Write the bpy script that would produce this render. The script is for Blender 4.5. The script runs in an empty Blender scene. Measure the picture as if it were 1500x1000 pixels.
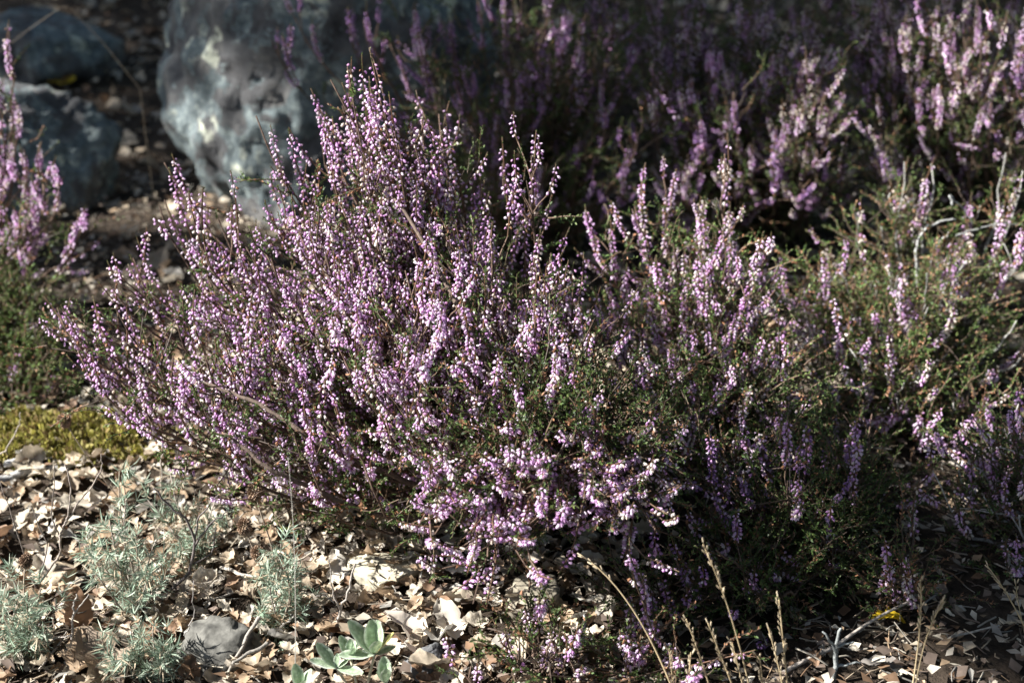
import bpy, bmesh, math
import numpy as np
from mathutils import Vector, Matrix, noise

# ------------------------------------------------------------------ camera
SC = bpy.context.scene
COL = SC.collection
CAM_H, PITCH, LENS = 0.85, math.radians(25.0), 50.0
cam = bpy.data.cameras.new('camera')
cam.lens = LENS; cam.sensor_width = 36.0; cam.clip_start = 0.02; cam.clip_end = 500.0
cam.dof.use_dof = True
cam.dof.focus_distance = 1.37
cam.dof.aperture_fstop = 4.5
cam.dof.aperture_blades = 8
cam_o = bpy.data.objects.new('camera', cam); COL.objects.link(cam_o)
cam_o.location = (0, 0, CAM_H)
cam_o.rotation_euler = (math.pi / 2 - PITCH, 0, 0)
SC.camera = cam_o

# ------------------------------------------------------------------ light
SUN = Vector((-0.76, -0.08, 0.64)).normalized()          # towards the sun
world = bpy.data.worlds.new('World'); SC.world = world; world.use_nodes = True
nt = world.node_tree
sky = nt.nodes.new('ShaderNodeTexSky'); sky.sky_type = 'NISHITA'; sky.sun_disc = False
sky.sun_elevation = math.asin(SUN.z)
sky.sun_rotation = math.atan2(SUN.x, SUN.y)
nt.links.new(sky.outputs[0], nt.nodes['Background'].inputs[0])
nt.nodes['Background'].inputs[1].default_value = 0.05
sl = bpy.data.lights.new('sun', 'SUN'); sl.energy = 5.0; sl.angle = math.radians(0.53); sl.color = (1.0, 0.985, 0.965)
so = bpy.data.objects.new('sun', sl); COL.objects.link(so)
so.rotation_euler = SUN.to_track_quat('Z', 'Y').to_euler()
so.location = (-4, 1, 4)
SC.view_settings.view_transform = 'Standard'; SC.view_settings.look = 'None'
SC.view_settings.gamma = 1.0; SC.view_settings.use_curve_mapping = False
SC.view_settings.exposure = 1.66
SC.render.engine = 'CYCLES'
SC.cycles.max_bounces = 6; SC.cycles.diffuse_bounces = 3; SC.cycles.transmission_bounces = 3
SC.cycles.use_denoising = True

# ------------------------------------------------------------------ helpers
R = np.random.default_rng(11)
U = lambda a, b: float(R.uniform(a, b))
CP, SP = math.cos(PITCH), math.sin(PITCH)

def ray(px, py):
    cx = (px - 750) / 1500 * 36 / LENS
    cy = (500 - py) / 1500 * 36 / LENS
    return np.array([cx, CP + cy * SP, -SP + cy * CP])

def at(px, py, Y):                       # the point at distance Y seen in that direction
    d = ray(px, py); t = Y / d[1]
    return np.array([d[0] * t, Y, CAM_H + d[2] * t])

def G(px, py, z=0.0):                    # the point on the ground seen in that direction
    d = ray(px, py); t = (z - CAM_H) / d[2]
    return np.array([d[0] * t, d[1] * t, z])

def project(P):
    P = np.atleast_2d(P) - np.array([0, 0, CAM_H])
    dep = P[:, 1] * CP - P[:, 2] * SP
    up = P[:, 1] * SP + P[:, 2] * CP
    return 750 + P[:, 0] / dep * LENS / 36 * 1500, 500 - up / dep * LENS / 36 * 1500, dep

def gz(x, y):                            # ground height
    x = np.asarray(x, float); y = np.asarray(y, float)
    return (0.010 * np.sin(5.1 * x + 1.3) * np.cos(4.3 * y + .4) + 0.006 * np.sin(11.7 * x + 2.2 * y)
            + 0.005 * np.cos(14.1 * y - 6.0 * x + .7) + 0.03 * np.clip(y - 2.2, 0, 4))

def nrm(v):
    v = np.asarray(v, float); n = np.linalg.norm(v, axis=-1, keepdims=True)
    return v / np.maximum(n, 1e-9)

class MB:                                # collects triangles; build() links them as one mesh object
    def __init__(s): s.V, s.F, s.C, s.n = [], [], [], 0
    def add(s, V, F, C):
        V = np.asarray(V, float); F = np.asarray(F, int)
        C = np.asarray(C, float)
        if C.ndim == 1: C = np.tile(C, (len(V), 1))
        s.V.append(V); s.F.append(F + s.n); s.C.append(C); s.n += len(V)
    def arrays(s): return np.concatenate(s.V), np.concatenate(s.F), np.concatenate(s.C)
    def mesh(s, name, mat, smooth=True):
        V, F, C = s.arrays()
        me = bpy.data.meshes.new(name)
        me.vertices.add(len(V)); me.vertices.foreach_set('co', V.astype(np.float32).ravel())
        me.loops.add(len(F) * 3); me.loops.foreach_set('vertex_index', F.astype(np.int32).ravel())
        me.polygons.add(len(F)); me.polygons.foreach_set('loop_start', np.arange(0, len(F) * 3, 3, dtype=np.int32))
        me.update(calc_edges=True)
        me.polygons.foreach_set('use_smooth', np.full(len(F), smooth))
        a = me.color_attributes.new('Col', 'FLOAT_COLOR', 'POINT')
        a.data.foreach_set('color', np.hstack([C, np.ones((len(C), 1))]).astype(np.float32).ravel())
        me.materials.append(mat)
        return me
    def build(s, name, mat, parent=None, smooth=True):
        return link(name, s.mesh(name, mat, smooth), parent)

def link(name, me, parent=None):
    o = bpy.data.objects.new(name, me); COL.objects.link(o)
    if parent is not None: o.parent = parent
    return o

def tag(o, label=None, cat=None, group=None, kind=None):
    if label: o['label'] = label
    if cat: o['category'] = cat
    if group: o['group'] = group
    if kind: o['kind'] = kind
    return o

def empty(name, loc=(0, 0, 0)):
    o = bpy.data.objects.new(name, None); COL.objects.link(o); o.empty_display_size = .05
    o.location = Vector(loc)
    return o

def tube(P, rad, sides=5):
    P = np.asarray(P, float); n = len(P); rad = np.broadcast_to(rad, (n,))
    T = nrm(np.gradient(P, axis=0))
    a = np.array([0, 0, 1.0]) if abs(T[0][2]) < .9 else np.array([1.0, 0, 0])
    N = np.zeros((n, 3)); x = nrm(np.cross(T[0], a))
    for i in range(n):
        x = nrm(x - T[i] * np.dot(x, T[i])); N[i] = x
    B = np.cross(T, N)
    th = np.arange(sides) / sides * 2 * math.pi
    V = (P[:, None, :] + rad[:, None, None] * (np.cos(th)[None, :, None] * N[:, None, :] + np.sin(th)[None, :, None] * B[:, None, :])).reshape(-1, 3)
    F = []
    for i in range(n - 1):
        for j in range(sides):
            a0 = i * sides + j; a1 = i * sides + (j + 1) % sides
            F += [(a0, a1, a1 + sides), (a0, a1 + sides, a0 + sides)]
    k = len(V); V = np.vstack([V, P[-1] + T[-1] * rad[-1]])
    for j in range(sides): F.append(((n - 1) * sides + j, (n - 1) * sides + (j + 1) % sides, k))
    return V, np.array(F)

def bez(p0, p1, p2, p3, n):
    t = np.linspace(0, 1, n)[:, None]
    return (1 - t) ** 3 * p0 + 3 * (1 - t) ** 2 * t * p1 + 3 * (1 - t) * t ** 2 * p2 + t ** 3 * p3

def basis(z, x):                         # 3x3, columns X, Y, Z
    z = nrm(z); x = np.asarray(x, float); x = x - z * np.dot(x, z)
    if np.linalg.norm(x) < 1e-5: x = np.array([1.0, 0, 0]) - z * z[0]
    x = nrm(x); return np.stack([x, np.cross(z, x), z], axis=1)

# ------------------------------------------------------------------ materials
def nodes(name):
    m = bpy.data.materials.new(name); m.use_nodes = True
    n = m.node_tree; n.nodes.clear()
    return m, n, n.nodes.new('ShaderNodeOutputMaterial')

def col_mat(name, rough=.6, trans=.35, noise_amt=.25, noise_scale=400, spec=.3, obj_var=0.0, bump=0.0, sheen=0.0):
    m, n, out = nodes(name); L = n.links.new
    a = n.nodes.new('ShaderNodeAttribute'); a.attribute_name = 'Col'
    tc = n.nodes.new('ShaderNodeTexCoord')
    nz = n.nodes.new('ShaderNodeTexNoise'); nz.inputs['Scale'].default_value = noise_scale; nz.inputs['Detail'].default_value = 3
    L(tc.outputs['Object'], nz.inputs['Vector'])
    mr = n.nodes.new('ShaderNodeMapRange'); mr.inputs[1].default_value = .3; mr.inputs[2].default_value = .7
    mr.inputs[3].default_value = 1 - noise_amt; mr.inputs[4].default_value = 1 + noise_amt
    L(nz.outputs[0], mr.inputs[0])
    hsv = n.nodes.new('ShaderNodeHueSaturation'); L(a.outputs['Color'], hsv.inputs['Color'])
    val = mr.outputs[0]
    if obj_var:
        oi = n.nodes.new('ShaderNodeObjectInfo')
        m2 = n.nodes.new('ShaderNodeMapRange'); m2.inputs[3].default_value = 1 - obj_var; m2.inputs[4].default_value = 1 + obj_var
        L(oi.outputs['Random'], m2.inputs[0])
        mm = n.nodes.new('ShaderNodeMath'); mm.operation = 'MULTIPLY'; L(val, mm.inputs[0]); L(m2.outputs[0], mm.inputs[1]); val = mm.outputs[0]
    L(val, hsv.inputs['Value'])
    p = n.nodes.new('ShaderNodeBsdfPrincipled'); p.inputs['Roughness'].default_value = rough
    p.inputs['Specular IOR Level'].default_value = spec
    L(hsv.outputs[0], p.inputs['Base Color'])
    if sheen:
        p.inputs['Sheen Weight'].default_value = sheen; p.inputs['Sheen Roughness'].default_value = .4
    if bump:
        b = n.nodes.new('ShaderNodeBump'); b.inputs['Strength'].default_value = bump; b.inputs['Distance'].default_value = .002
        L(nz.outputs[0], b.inputs['Height']); L(b.outputs[0], p.inputs['Normal'])
    if trans:
        t = n.nodes.new('ShaderNodeBsdfTranslucent'); L(hsv.outputs[0], t.inputs[0])
        mx = n.nodes.new('ShaderNodeMixShader'); mx.inputs[0].default_value = trans
        L(p.outputs[0], mx.inputs[1]); L(t.outputs[0], mx.inputs[2]); L(mx.outputs[0], out.inputs[0])
    else:
        L(p.outputs[0], out.inputs[0])
    return m

M_flower = col_mat('heather_bells', .5, .36, .12, 300, .3, .12)
M_green = col_mat('heather_leaves', .55, .30, .30, 200, .35)
M_wood = col_mat('woody_stem', .85, 0, .35, 250, .2, bump=.6)
M_leaf = col_mat('dry_oak_leaf', .65, .22, .38, 5, .3, .22, bump=.35)
M_grey = col_mat('grey_green_needles', .7, .25, .25, 120, .25)
M_felt = col_mat('felted_leaf', .8, .22, .32, 9, .2, sheen=.6, bump=.3)
M_straw = col_mat('straw', .6, .2, .2, 200, .3)
M_moss = col_mat('moss', .8, .3, .35, 60, .2)
M_debris = col_mat('litter_crumbs', .8, .1, .3, 90, .2)
M_stone = col_mat('small_stone', .9, 0, .65, 90, .2, bump=1.0)
M_oak = col_mat('oak_crown_leaf', .5, .3, .2, 20, .3)
M_bark = col_mat('oak_bark', .9, 0, .5, 12, .2, bump=.8)

def rock_mat():
    m, n, out = nodes('lichen_rock'); L = n.links.new
    tc = n.nodes.new('ShaderNodeTexCoord')
    def nz(scale, det=6, rough=.6, dist=0.0):
        k = n.nodes.new('ShaderNodeTexNoise'); k.inputs['Scale'].default_value = scale; k.inputs['Detail'].default_value = det
        k.inputs['Roughness'].default_value = rough; k.inputs['Distortion'].default_value = dist
        L(tc.outputs['Object'], k.inputs['Vector']); return k
    def ramp(src, pts):
        r = n.nodes.new('ShaderNodeValToRGB'); L(src, r.inputs[0])
        while len(r.color_ramp.elements) < len(pts): r.color_ramp.elements.new(.5)
        for e, (p, c) in zip(r.color_ramp.elements, pts): e.position = p; e.color = (*c, 1)
        return r
    def mix(f, a, b):
        x = n.nodes.new('ShaderNodeMix'); x.data_type = 'RGBA'
        L(f, x.inputs[0]); L(a, x.inputs[6]); L(b, x.inputs[7]); return x.outputs[2]
    base = ramp(nz(16, 9, .7).outputs[0], [(.3, (.035, .033, .032)), (.5, (.10, .10, .10)), (.7, (.20, .19, .17))])
    blue = ramp(nz(60, 8, .75).outputs[0], [(.3, (.045, .055, .058)), (.52, (.15, .18, .18)), (.70, (.36, .40, .36))])
    f1 = ramp(nz(13, 9, .7, .3).outputs[0], [(.485, (0, 0, 0)), (.515, (1, 1, 1))])
    c = mix(f1.outputs[0], base.outputs[0], blue.outputs[0])
    pale = ramp(nz(70, 5, .7).outputs[0], [(.3, (.38, .40, .30)), (.7, (.70, .71, .58))])
    vor = n.nodes.new('ShaderNodeTexVoronoi'); vor.inputs['Scale'].default_value = 24
    wp = nz(14, 5); vm = n.nodes.new('ShaderNodeVectorMath'); vm.operation = 'MULTIPLY_ADD'
    L(wp.outputs['Color'], vm.inputs[0]); vm.inputs[1].default_value = (.12, .12, .12); L(tc.outputs['Object'], vm.inputs[2])
    L(vm.outputs[0], vor.inputs['Vector'])
    f2 = ramp(vor.outputs['Distance'], [(.30, (1, 1, 1)), (.38, (0, 0, 0))])
    f3 = ramp(nz(7, 5).outputs[0], [(.52, (0, 0, 0)), (.60, (1, 1, 1))])
    mm = n.nodes.new('ShaderNodeMath'); mm.operation = 'MULTIPLY'; L(f2.outputs[0], mm.inputs[0]); L(f3.outputs[0], mm.inputs[1])
    c = mix(mm.outputs[0], c, pale.outputs[0])
    p = n.nodes.new('ShaderNodeBsdfPrincipled'); p.inputs['Roughness'].default_value = .9; p.inputs['Specular IOR Level'].default_value = .2
    L(c, p.inputs['Base Color'])
    b = n.nodes.new('ShaderNodeBump'); b.inputs['Strength'].default_value = .6; b.inputs['Distance'].default_value = .012
    L(nz(38, 8, .7).outputs[0], b.inputs['Height']); L(b.outputs[0], p.inputs['Normal'])
    L(p.outputs[0], out.inputs[0]); return m
M_rock = rock_mat()

def soil_mat():
    m, n, out = nodes('soil'); L = n.links.new
    tc = n.nodes.new('ShaderNodeTexCoord')
    a = n.nodes.new('ShaderNodeTexNoise'); a.inputs['Scale'].default_value = 60; a.inputs['Detail'].default_value = 8; a.inputs['Roughness'].default_value = .7
    L(tc.outputs['Object'], a.inputs['Vector'])
    r = n.nodes.new('ShaderNodeValToRGB'); L(a.outputs[0], r.inputs[0])
    e = r.color_ramp.elements; e[0].position = .3; e[0].color = (.018, .014, .010, 1); e[1].position = .74; e[1].color = (.10, .075, .055, 1)
    p = n.nodes.new('ShaderNodeBsdfPrincipled'); p.inputs['Roughness'].default_value = .95; p.inputs['Specular IOR Level'].default_value = .1
    L(r.outputs[0], p.inputs['Base Color'])
    b = n.nodes.new('ShaderNodeBump'); b.inputs['Strength'].default_value = 1; b.inputs['Distance'].default_value = .01
    L(a.outputs[0], b.inputs['Height']); L(b.outputs[0], p.inputs['Normal']); L(p.outputs[0], out.inputs[0]); return m
M_soil = soil_mat()

# ------------------------------------------------------------------ ground
def make_ground():
    xs = np.concatenate([[-80, -30, -12, -6, -3.5], np.linspace(-2.2, 2.2, 150), [3.5, 6, 12, 30, 80]])
    ys = np.concatenate([[-60, -20, -6, -2, 0], np.linspace(.6, 4.4, 150), [6, 9, 16, 40, 120]])
    X, Y = np.meshgrid(xs, ys)
    Z = gz(X, Y) + .004 * R.normal(size=X.shape) * ((abs(X) < 2.2) & (Y > .6) & (Y < 4.4))
    V = np.stack([X, Y, Z], -1).reshape(-1, 3); w = len(xs); F = []
    for j in range(len(ys) - 1):
        for i in range(w - 1):
            a = j * w + i; F += [(a, a + 1, a + w + 1), (a, a + w + 1, a + w)]
    b = MB(); b.add(V, F, (.1, .08, .06)); tag(b.build('ground', M_soil), kind='structure')
make_ground()

# ------------------------------------------------------------------ rocks
def make_rock(name, label, c, size, seed, rotz=0, sub=5, rough=.20, cat='boulder', mat=None, group=None, shape=None, col=(.25, .23, .20), flat=.6, cuts=7):
    bm = bmesh.new(); bmesh.ops.create_icosphere(bm, subdivisions=sub, radius=1)
    off = Vector((seed * 3.1, seed * 7.7, seed * 1.3))
    V = []; big = max(size); sv = Vector([k / big for k in size])
    rr = np.random.default_rng(int(seed * 10)); planes = [(Vector(nrm(rr.normal(size=3))), rr.uniform(.62, .92)) for _ in range(cuts)]
    for v in bm.verts:
        p = v.co.copy()
        q = Vector([math.copysign(abs(k) ** flat, k) for k in p]); q = p.lerp(q, .6)      # blocky
        w = Vector((p.x * sv.x, p.y * sv.y, p.z * sv.z)) * 1.6
        q = q * (1 + rough * noise.fractal(w + off, 1.0, 2.0, 3))
        for nn, dd in planes:
            e = q.dot(nn) - dd
            if e > 0: q = q - nn * e * .9
        q = q * (1 + rough * .28 * (noise.ridged_multi_fractal(w * 2 + off, 1.0, 2.1, 4, 1.0, 2.0) - 1) + .06 * noise.fractal(w * 6 + off, .8, 2.1, 5))
        if shape: q = shape(q)
        V.append((q.x * size[0], q.y * size[1], q.z * size[2]))
    F = [[v.index for v in f.verts] for f in bm.faces]; bm.free()
    V = np.array(V); ca, sa = math.cos(rotz), math.sin(rotz)
    V = V @ np.array([[ca, sa, 0], [-sa, ca, 0], [0, 0, 1]])
    b = MB(); b.add(V, F, col); o = b.build(name, mat or M_rock); o.location = Vector(c)
    return tag(o, label, cat, group)

def big_shape(q):
    q = q.copy()
    if q.z < -.1 and q.x < -.3:                # undercut on the left
        q.x += min(.4, (-.1 - q.z) * .7) * min(1, (-.3 - q.x) * 2.0)
    q.x += .22 * q.z + .10 * max(0, -q.z - .2)
    if q.z > .0: q.x += .55 * q.z * q.z * min(1, max(0, .5 - q.x))
    return q
make_rock('boulder', 'large grey boulder with pale and blue green lichen behind the main heather', (-.335, 2.52, .19), (.285, .27, .43), 3.0, .25, 6, .10, shape=big_shape, flat=.85, cuts=3)
make_rock('boulder', 'low dark boulder with pale top at the left edge', tuple(at(30, 262, 2.40) * [1, 1, 0] + [0, 0, .075]), (.175, .17, .135), 5.2, .2, 5, .20, flat=.75)
make_rock('boulder', 'flat lichen grey boulder at the upper left behind the bent grass stalk', tuple(at(75, 70, 3.2) * [1, 1, 0] + [0, 0, .09]), (.16, .17, .10), 8.1, .6, 5, .2, flat=.8)
make_rock('boulder', 'dark boulder at the top edge left of the large lichen boulder', tuple(at(140, -20, 4.2) * [1, 1, 0] + [0, 0, .13]), (.19, .2, .12), 9.4, .1, 5, .2, flat=.8)
def stone(name, label, px, py, s, seed, rz=0, col=(.33, .31, .27), up=.45, group=None):
    p = G(px, py); make_rock(name, label, (p[0], p[1], float(gz(p[0], p[1])) + s[2] * up), s, seed, rz, 4, .25, 'stone', M_stone, group, col=col, flat=.75, cuts=12)
stone('stone', 'grey angular stone half buried beside the grey green plants', 330, 965, (.038, .03, .034), 2.2, .4, (.12, .115, .10), .22)
stone('stone', 'round beige stone in the shade below the main heather', 785, 900, (.034, .028, .026), 4.1, .2, (.20, .175, .13), .25)
stone('stone', 'flat tan stone lying behind the dry stems at the left', 72, 838, (.036, .026, .016), 6.3, .1, (.42, .34, .24))
stone('stone', 'pale flat stone left of the felted leaf plant', 560, 862, (.05, .035, .016), 7.7, -.2, (.42, .38, .28))
stone('stone', 'small dark stone at the bottom edge right of the felted plant', 625, 985, (.02, .02, .016), 8.7, -.2, (.16, .16, .16))

# ------------------------------------------------------------------ heather pieces
LILAC = [(.67, .39, .66), (.61, .32, .61), (.70, .47, .69), (.71, .40, .62)]
PALE = [(.82, .63, .80), (.85, .72, .81), (.77, .54, .76)]
CREAM = [(.80, .70, .60), (.74, .62, .52), (.84, .76, .68)]
LILAC_SHADE = [(.28, .14, .35), (.34, .19, .40), (.40, .24, .44)]  # darkened lilac: shade painted into the bells of the back heathers
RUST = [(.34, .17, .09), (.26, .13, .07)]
KINDS = {'lilac': (LILAC, .58, PALE, .36, CREAM), 'pale': (PALE, .62, LILAC, .20, CREAM), 'cream': (CREAM, .50, PALE, .30, LILAC), 'deep': (LILAC_SHADE, .7, LILAC, .22, PALE)}  # deep: bell colour with shade put in, for heathers standing in shadow
GREENS = [(.050, .085, .022), (.065, .10, .026), (.095, .125, .035), (.040, .065, .02)]
pick = lambda L: np.array(L[int(R.integers(len(L)))])

def bell(p, d, L, rad, c, low=False):
    """one drooping flower: p where it is attached, d the way its mouth points"""
    k = 4 if low else 5
    B = basis(d, R.normal(size=3)); th = np.arange(k) / k * 2 * math.pi + U(0, 6)
    ct, st = np.cos(th), np.sin(th)
    ring = lambda r, z: np.stack([ct * r, st * r, np.full(k, z)], 1)
    F = []
    if low:
        V = np.vstack([[0, 0, 0], ring(rad, .5 * L), ring(rad * .75, L)])
        for j in range(k):
            j2 = (j + 1) % k
            F += [(0, 1 + j, 1 + j2), (1 + j, 1 + k + j, 1 + j2), (1 + j2, 1 + k + j, 1 + k + j2)]
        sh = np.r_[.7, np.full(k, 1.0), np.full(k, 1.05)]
    else:
        th2 = th + math.pi / k
        tips = np.stack([np.cos(th2) * rad * 1.02, np.sin(th2) * rad * 1.02, np.full(k, L)], 1)
        V = np.vstack([[0, 0, 0], ring(rad * .72, .25 * L), ring(rad, .66 * L), tips])
        for j in range(k):
            j2 = (j + 1) % k
            F += [(0, 1 + j, 1 + j2), (1 + j, 1 + k + j, 1 + j2), (1 + j2, 1 + k + j, 1 + k + j2), (1 + k + j, 1 + 2 * k + j, 1 + k + j2)]
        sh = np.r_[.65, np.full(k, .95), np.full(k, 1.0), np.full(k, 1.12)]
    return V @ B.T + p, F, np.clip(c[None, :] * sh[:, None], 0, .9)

def leaflet(p, d, L, w, c):
    s = nrm(np.cross(d, R.normal(size=3))) * w
    V = np.array([p - s * .5, p + s * .5, p + d * L * .6 + s * .55, p + d * L, p + d * L * .6 - s * .55])
    return V, [(0, 1, 2), (0, 2, 4), (4, 2, 3)], np.tile(c, (5, 1))

def make_spike(length, tilt, kind, low=False, dens=1.0):
    """flower spike along +Z bending towards +X (up in the world when laid at that tilt)"""
    b = MB(); n = 9
    g = -np.array([math.sin(tilt), 0, math.cos(tilt)])
    s = np.linspace(0, 1, n); bend = length * (.06 + .28 * math.sin(tilt)) * U(.4, 1.6); sway = U(-.09, .09) * length
    ax = np.stack([bend * s ** 2, sway * np.sin(s * 3), s * length], 1)
    stemc = pick([(.15, .085, .05), (.18, .10, .06), (.20, .13, .085)])
    b.add(*tube(ax, np.linspace(.0010, .0005, n), 4), stemc)
    pt = lambda q: np.array([np.interp(q, s, ax[:, k]) for k in range(3)])
    main, f1, sec, f2, thi = KINDS[kind]
    q0 = U(.06, .22); q1 = U(.86, .97)
    q = q0; ph = U(0, 6)
    fade = U(.0, .45); age = U(.75, 1.2)
    while q < q1:
        ph += 2.4 + U(-.5, .5)
        o = np.array([math.cos(ph), math.sin(ph), 0]); o[0] -= .30 * math.sin(tilt) + .1
        small = 1 - .45 * max(0, (q - .7) / .3)
        base = pt(q) + o * .0012
        d = nrm(o * .75 + g * U(.35, .95) + R.normal(size=3) * .15)
        r = R.random()
        if q < q0 + fade * .8: r = r * .6 + .42
        c = pick(main) if r < f1 else (pick(sec) if r < f1 + f2 else pick(thi))
        if R.random() < (.08 if q < q0 + fade * .6 else .015): c = pick(RUST)
        c = c * U(.85, 1.1)
        L = U(.0034, .0047) * small
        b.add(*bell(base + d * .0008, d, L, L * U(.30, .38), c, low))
        if R.random() < .75 and not low:
            lc = pick(GREENS) if R.random() < .6 else pick(RUST)
            b.add(*leaflet(pt(q), nrm(o + np.array([0, 0, .8])), U(.002, .0035), .0009, lc))
        q += U(.0008, .0016) / length / dens / age * (1.5 if low else 1.0)
        if R.random() < .03: q += U(.004, .014) / length
    for q in np.arange(0, q0 + .05, .0022 / length):
        o = R.normal(size=3); o[2] = .6; b.add(*leaflet(pt(q), nrm(o), U(.002, .004), .0011, pick(GREENS)))
    for q in np.arange(q1 - .02, 1.0, .0009 / length):
        o = R.normal(size=3) * .6; o[2] = 1.1; b.add(*leaflet(pt(q), nrm(o), U(.0016, .003), .0010, pick(GREENS) * 1.3))
    return b

def make_twig(length, brown):
    b = MB(); n = 6; s = np.linspace(0, 1, n)
    ax = np.stack([length * .25 * s ** 2 * U(-.3, 1), length * .12 * np.sin(s * 4 + U(0, 6)), s * length], 1)
    b.add(*tube(ax, np.linspace(.0009, .0004, n), 3), pick([(.09, .06, .04), (.13, .09, .06)]))
    pt = lambda q: np.array([np.interp(q, s, ax[:, k]) for k in range(3)])
    for q in np.arange(.1, 1.0, .0016 / length):
        o = R.normal(size=3); o[2] = 0; o = nrm(o); o[2] = .9
        c = pick(GREENS) * U(.8, 1.3) if R.random() > brown else pick(RUST) * U(.6, 1.2)
        b.add(*leaflet(pt(q), nrm(o), U(.0025, .0045), .0013, c))
    if R.random() < .8:                         # side shoots
        for k in range(int(R.integers(2, 5))):
            q = U(.25, .85); p = pt(q); d = nrm(np.array([U(-1, 1), U(-1, 1), .8])); l2 = U(.006, .014)
            for t in np.arange(0, l2, .0014):
                o = R.normal(size=3) * .6 + d; b.add(*leaflet(p + d * t, nrm(o), U(.002, .0035), .0012, pick(GREENS) * U(.8, 1.4)))
    return b

TILTS = [8, 32, 60, 90]
LENS_ = [.035, .06, .085, .12]
SPK, SPK_LOW = {}, {}
for kd in KINDS:
    for ti, tl in enumerate(TILTS):
        for li, ln in enumerate(LENS_):
            for v in range(2):
                b = make_spike(ln, math.radians(tl), kd)
                SPK[kd, ti, li, v] = (b, [])            # mesh built on first use
            SPK_LOW[kd, ti, li] = make_spike(ln, math.radians(tl), kd, True).arrays()
TWIGS = [make_twig(U(.025, .055), .12).arrays() for _ in range(10)]
TWIGS_BROWN = [make_twig(U(.02, .045), .85).arrays() for _ in range(5)]

def spike_mesh(key):
    b, m = SPK[key]
    if not m: m.append(b.mesh('flower_spike', M_flower))
    return m[0]

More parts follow.
